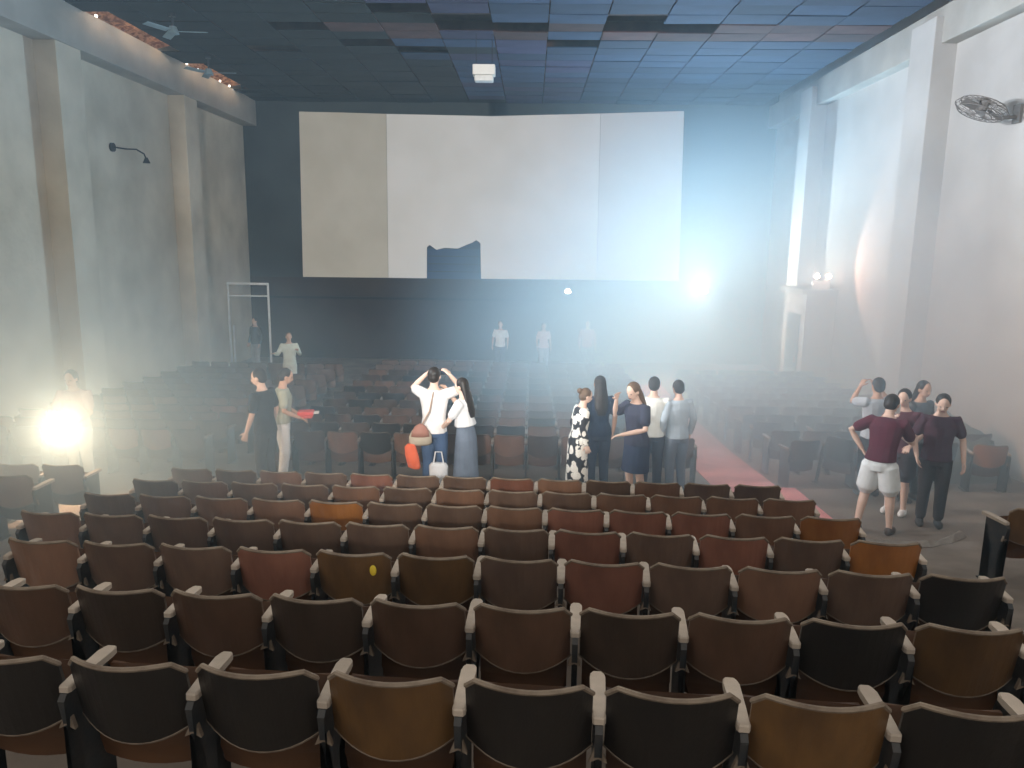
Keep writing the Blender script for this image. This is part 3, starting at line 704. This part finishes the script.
# 1 torch holder by the far aisle
person('person in pale trousers holding up a dazzling torch in the haze', at_floor(-6.15, 9.95), 185, 1.64, 6, 8, 0, AL=((-.24, .10, 1.13), (-.13, .30, 1.05)), AR=((.24, .10, 1.14), (.06, .33, 1.03)),
       top=(.55, .38, .36), bottom='trousers', bcol=(.55, .55, .52), hem=.90)
t = thing('torch', 'dazzling warm white torch held by a person in the haze', 'torch', L_TORCH)
bm = bmesh.new(); cyl(bm, (0, .10, 0), .022, .18, 'y', 12); obj('handle', bm, M['metal_dark'], t)
bm = bmesh.new(); cyl(bm, (0, -.01, 0), .034, .06, 'y', 14, .045); obj('head', bm, M['metal_dark'], t)
bm = bmesh.new(); ball(bm, (0, -.045, 0), (.055, .02, .055)); obj('lamp_glass', bm, M['glass_torch'], t)
# 2 man in black, 3 patterned top, white trousers
person('man in black T-shirt and dark trousers, one bare arm hanging down', at_floor(-3.54, 9.85), 75, 1.70, 4, 10, 15, AL=((-.24, .02, 1.12), (-.25, .12, .90)), top=DARK, bottom='trousers', bcol=(.05, .05, .055), skin=SKIN2, sleeve=.7 if False else .5)
person('person in white trousers and grey green patterned top holding a red folder', at_floor(-3.50, 10.40), -70, 1.64, 5, 15, 0, AR=((.22, .02, 1.12), (.14, .24, 1.02)), AL=((-.22, .02, 1.12), (-.08, .25, 1.02)),
       top=(.42, .46, .38), bottom='trousers', bcol=(.80, .83, .85), female=True, hem=.92)
t = thing('folder', 'red folder held out by the person in white trousers', 'folder', wp(-3.16, 10.44, -2.38), .2)
obj('cover', bevel(bx(-.11, .11, -.10, .10, -.02, .03), .008, 1), mat('red_plastic', (.72, .07, .05), .5), t)
obj('paper', bx(.08, .18, -.07, .07, .0, .012), M['plastic'], t)
obj('lower_cover', bevel(bx(-.09, .09, -.08, .08, -.07, -.02), .015, 1), mat('red_fabric', (.62, .08, .05), .8), t)
# 4, 5 far figures in the side aisle
person('person in pale shirt and cap, arms out, standing among the far seats', at_floor(-6.25, 19.4), 200, 1.66, 3, 0, 0, AR=((.30, .05, 1.15), (.38, .2, 1.2)), AL=((-.26, .1, 1.15), (-.2, .33, 1.3)), top=(.62, .68, .60), sleeve=1, bottom='trousers', bcol=(.62, .66, .60), hairm=HAIR2, far=True)
person('person in dark top and grey trousers standing in the pipe frame', at_floor(-8.62, 23.5), 150, 1.64, 0, 0, 0, top=(.06, .065, .07), sleeve=1, bottom='trousers', bcol=(.30, .31, .31), far=True)
# 6 white T-shirt photographer from behind
person('person in white T-shirt and blue jeans with both hands raised to the head', at_floor(-1.28, 9.95), -12, 1.74, 2, 4, 0, AL=((-.34, .12, 1.42), (-.17, .17, 1.60)), AR=((.34, .12, 1.44), (.16, .17, 1.60)), top=(.86, .84, .82), bottom='trousers', bcol=(.07, .12, .22), skin=SKIN2)
t = thing('phone', 'dark phone held up in front of the white T-shirt person', 'phone', wp(-1.24, 10.22, -1.72), .1)
obj('case', bevel(bx(-.11, .11, -.005, .005, -.04, .04), .004, 1), M['metal_dark'], t); obj('display', bx(-.10, .10, -.007, -.005, -.034, .034), mat('phone_display', (.05, .07, .10), .2), t)
t = thing('sling_bag', 'beige sling bag with flap at the hip of the white T-shirt person', 'bag', wp(-1.43, 9.72, -2.62), .1)
bm = bmesh.new(); loft(bm, [((0, 0, z), (w, 0, 0), (0, d, 0)) for z, w, d in ((0, .12, .05), (.03, .155, .07), (.12, .15, .07), (.2, .11, .05), (.23, .05, .03))], n=14)
obj('bag_body', bm, mat('beige_canvas', (.48, .42, .33), .9, (.40, .35, .27), 8), t, smooth=True)
bm = bmesh.new(); loft(bm, [((0, -.02, z), (w, 0, 0), (0, d, 0)) for z, w, d in ((.12, .13, .062), (.19, .11, .06), (.26, .07, .04), (.29, .02, .02))], n=14); obj('flap', bm, mat('brown_leather', (.35, .17, .13), .7), t, smooth=True)
bm = bmesh.new(); tube(bm, [(.02, 0, .27), (.12, .0, .45), (.17, .03, .70)], .012, 6); obj('strap', bm, mat('strap_cloth', (.4, .3, .24), .9), t)
bm = bmesh.new(); loft(bm, [((x, 0, z), (w, 0, .0), (0, d, 0)) for x, z, w, d in ((.05, -.30, .05, .03), (.03, -.27, .085, .05), (0, -.12, .09, .05), (-.02, .0, .075, .045), (-.01, .04, .05, .03))], n=14)
o = obj('jacket', bm, mat('orange_cloth', (.80, .16, .07), .85, (.68, .12, .05), 8, 4, .2), loc=wp(-1.54, 9.68, -2.64), smooth=True); tag(o, 'orange red jacket bundled under the beige sling bag', 'jacket')
# 7 long-haired woman facing the photographer
person('woman with long dark hair in blue grey dress and white cape top', at_floor(-.84, 9.85), 70, 1.62, 5, 5, 0, AL=((-.22, .14, 1.15), (-.05, .36, 1.00)), AR=((.21, .18, 1.28), (.08, .27, 1.52)), top=(.82, .83, .84), hem=1.05, sleeve=.5,
       bottom='dress', bcol=(.17, .21, .27), leg_to=.30, hair='long', female=True, skin=SKIN2)
t = thing('tote_bag', 'small white tote bag between the jeans and the blue grey dress', 'bag', wp(-1.20, 9.78, -3.18), .0)
bm = bmesh.new(); loft(bm, [((0, 0, z), (w, 0, 0), (0, .05, 0)) for z, w in ((0, .09), (.02, .12), (.26, .13), (.3, .10))], n=12); obj('bag_body', bm, fabric((.75, .76, .78)), t, smooth=True)
bm = bmesh.new(); tube(bm, [(-.07, 0, .28), (-.04, 0, .45), (.04, 0, .45), (.07, 0, .28)], .01, 6); obj('handle', bm, fabric((.75, .76, .78)), t)
# 8 floral woman, 9 dark figure, 10 woman with pale arms, 11, 12
person('woman in long black and white floral dress, seen side on', at_floor(.66, 9.95), -75, 1.50, 8, 10, 0, top='floral', sleeve=1, hem=.84, bottom='dress', bcol='floral', leg_to=.10, hair='bun', hairm=HAIR2, female=True, skin=SKIN2)
person('person in dark blue clothes with loose hair next to the floral dress', at_floor(.96, 10.2), 10, 1.63, 2, 0, 0, top=(.02, .035, .07), sleeve=.5, bottom='trousers', bcol=(.03, .045, .08), hair='long', female=True)
person('woman in dark top and knee-length skirt with a pale arm raised', at_floor(1.40, 9.6), 130, 1.66, 6, 20, 0, AL=((-.23, .08, 1.12), (-.02, .30, 1.07)), AR=((.27, .12, 1.25), (.15, .20, 1.50)), top=(.05, .055, .085), bottom='skirt', bcol=(.035, .05, .09), leg_to=.50, hair='long', female=True, skin=SKIN2, hairm=HAIR2)
person('person in white T-shirt standing behind the dark skirted woman', at_floor(1.70, 10.25), -10, 1.62, 2, 8, 0, top=(.80, .84, .80), bottom='trousers', bcol=(.05, .06, .09), AR=((.25, .08, 1.13), (.10, .30, 1.02)), skin=SKIN2)
person('person in pale blue shirt at the end of the standing line', at_floor(2.05, 10.25), 20, 1.58, 3, 8, 0, top=(.50, .60, .68), sleeve=1, bottom='trousers', bcol=(.20, .25, .32), skin=SKIN2)
# far group under the screen
person('small far figure in white shirt under the screen, beside the middle of three', at_floor(-.95, 23.9), 170, 1.62, 0, 0, 0, top=(.75, .75, .74), bottom='trousers', bcol=(.10, .11, .14), far=True)
person('small far figure in pink top under the screen, middle of three', at_floor(.42, 23.9), 190, 1.58, 0, 0, 0, top=(.70, .52, .52), bottom='trousers', bcol=(.35, .37, .42), far=True, female=True, hair='long')
person('small far figure in dark red top, closest of three to the bright floodlight', at_floor(1.80, 24.0), 180, 1.66, 0, 0, 0, top=(.45, .22, .24), sleeve=1, bottom='trousers', bcol=(.12, .14, .18), far=True)
# right-hand group by the side wall
person('man in maroon T-shirt and white shorts bending forward, hand on hip', at_floor(4.12, 8.70), -40, 1.68, 19, 10, -5, AL=((-.38, -.04, 1.22), (-.24, .06, 1.02)), AR=((.26, .22, 1.20), (.12, .38, 1.26)),
       LL=((-.15, .05, .47), (-.17, -.10, .085)), LR=((.13, .08, .48), (.15, .08, .085)), top=(.10, .020, .036), hem=.92, bottom='shorts', bcol=(.82, .86, .86), leg_to=.74, shoes=(.10, .08, .07), skin=SKIN2)
person('person in maroon shirt and white shoes, hand with phone at the mouth', at_floor(4.74, 9.5), 140, 1.64, 6, 10, 0, AR=((.24, .10, 1.17), (.08, .24, 1.36)), AL=((-.24, .06, 1.14), (-.18, .28, 1.06)), top=(.10, .022, .035), bottom='shorts', bcol=(.04, .03, .035), leg_to=.8, shoes=(.85, .85, .84), skin=SKIN2)
t = thing('phone', 'small white phone held to the face of the white-shoed person', 'phone', wp(4.55, 9.29, -1.93), .3)
obj('case', bevel(bx(-.035, .035, -.006, .006, -.06, .06), .004, 1), M['plastic'], t); obj('display', bx(-.03, .03, -.008, -.006, -.055, .055), M['metal_white'], t)
person('dark-haired person with both arms raised behind the maroon T-shirt man', at_floor(4.74, 10.3), 10, 1.66, 0, 0, 0, AL=((-.28, .14, 1.36), (-.13, .20, 1.56)), AR=((.28, .14, 1.36), (.12, .20, 1.56)), top=(.45, .50, .55), bottom='trousers', bcol=DARK)
person('person in dark grey shirt tucked behind the group by the pilaster', at_floor(5.22, 10.1), -160, 1.66, 3, 8, 0, top=(.10, .11, .12), sleeve=.5, bottom='trousers', bcol=DARK, hair='long', female=True)
person('man in dark maroon T-shirt and black trousers looking down by the wall', at_floor(4.95, 9.05), 158, 1.66, 3, 24, 0, AL=((-.27, -.02, 1.13), (-.29, .08, .88)), AR=((.27, .02, 1.13), (.23, .17, .93)), top=(.06, .018, .03), bottom='trousers', bcol=(.035, .03, .03), skin=SKIN2)
print('seats', N_SEATS)
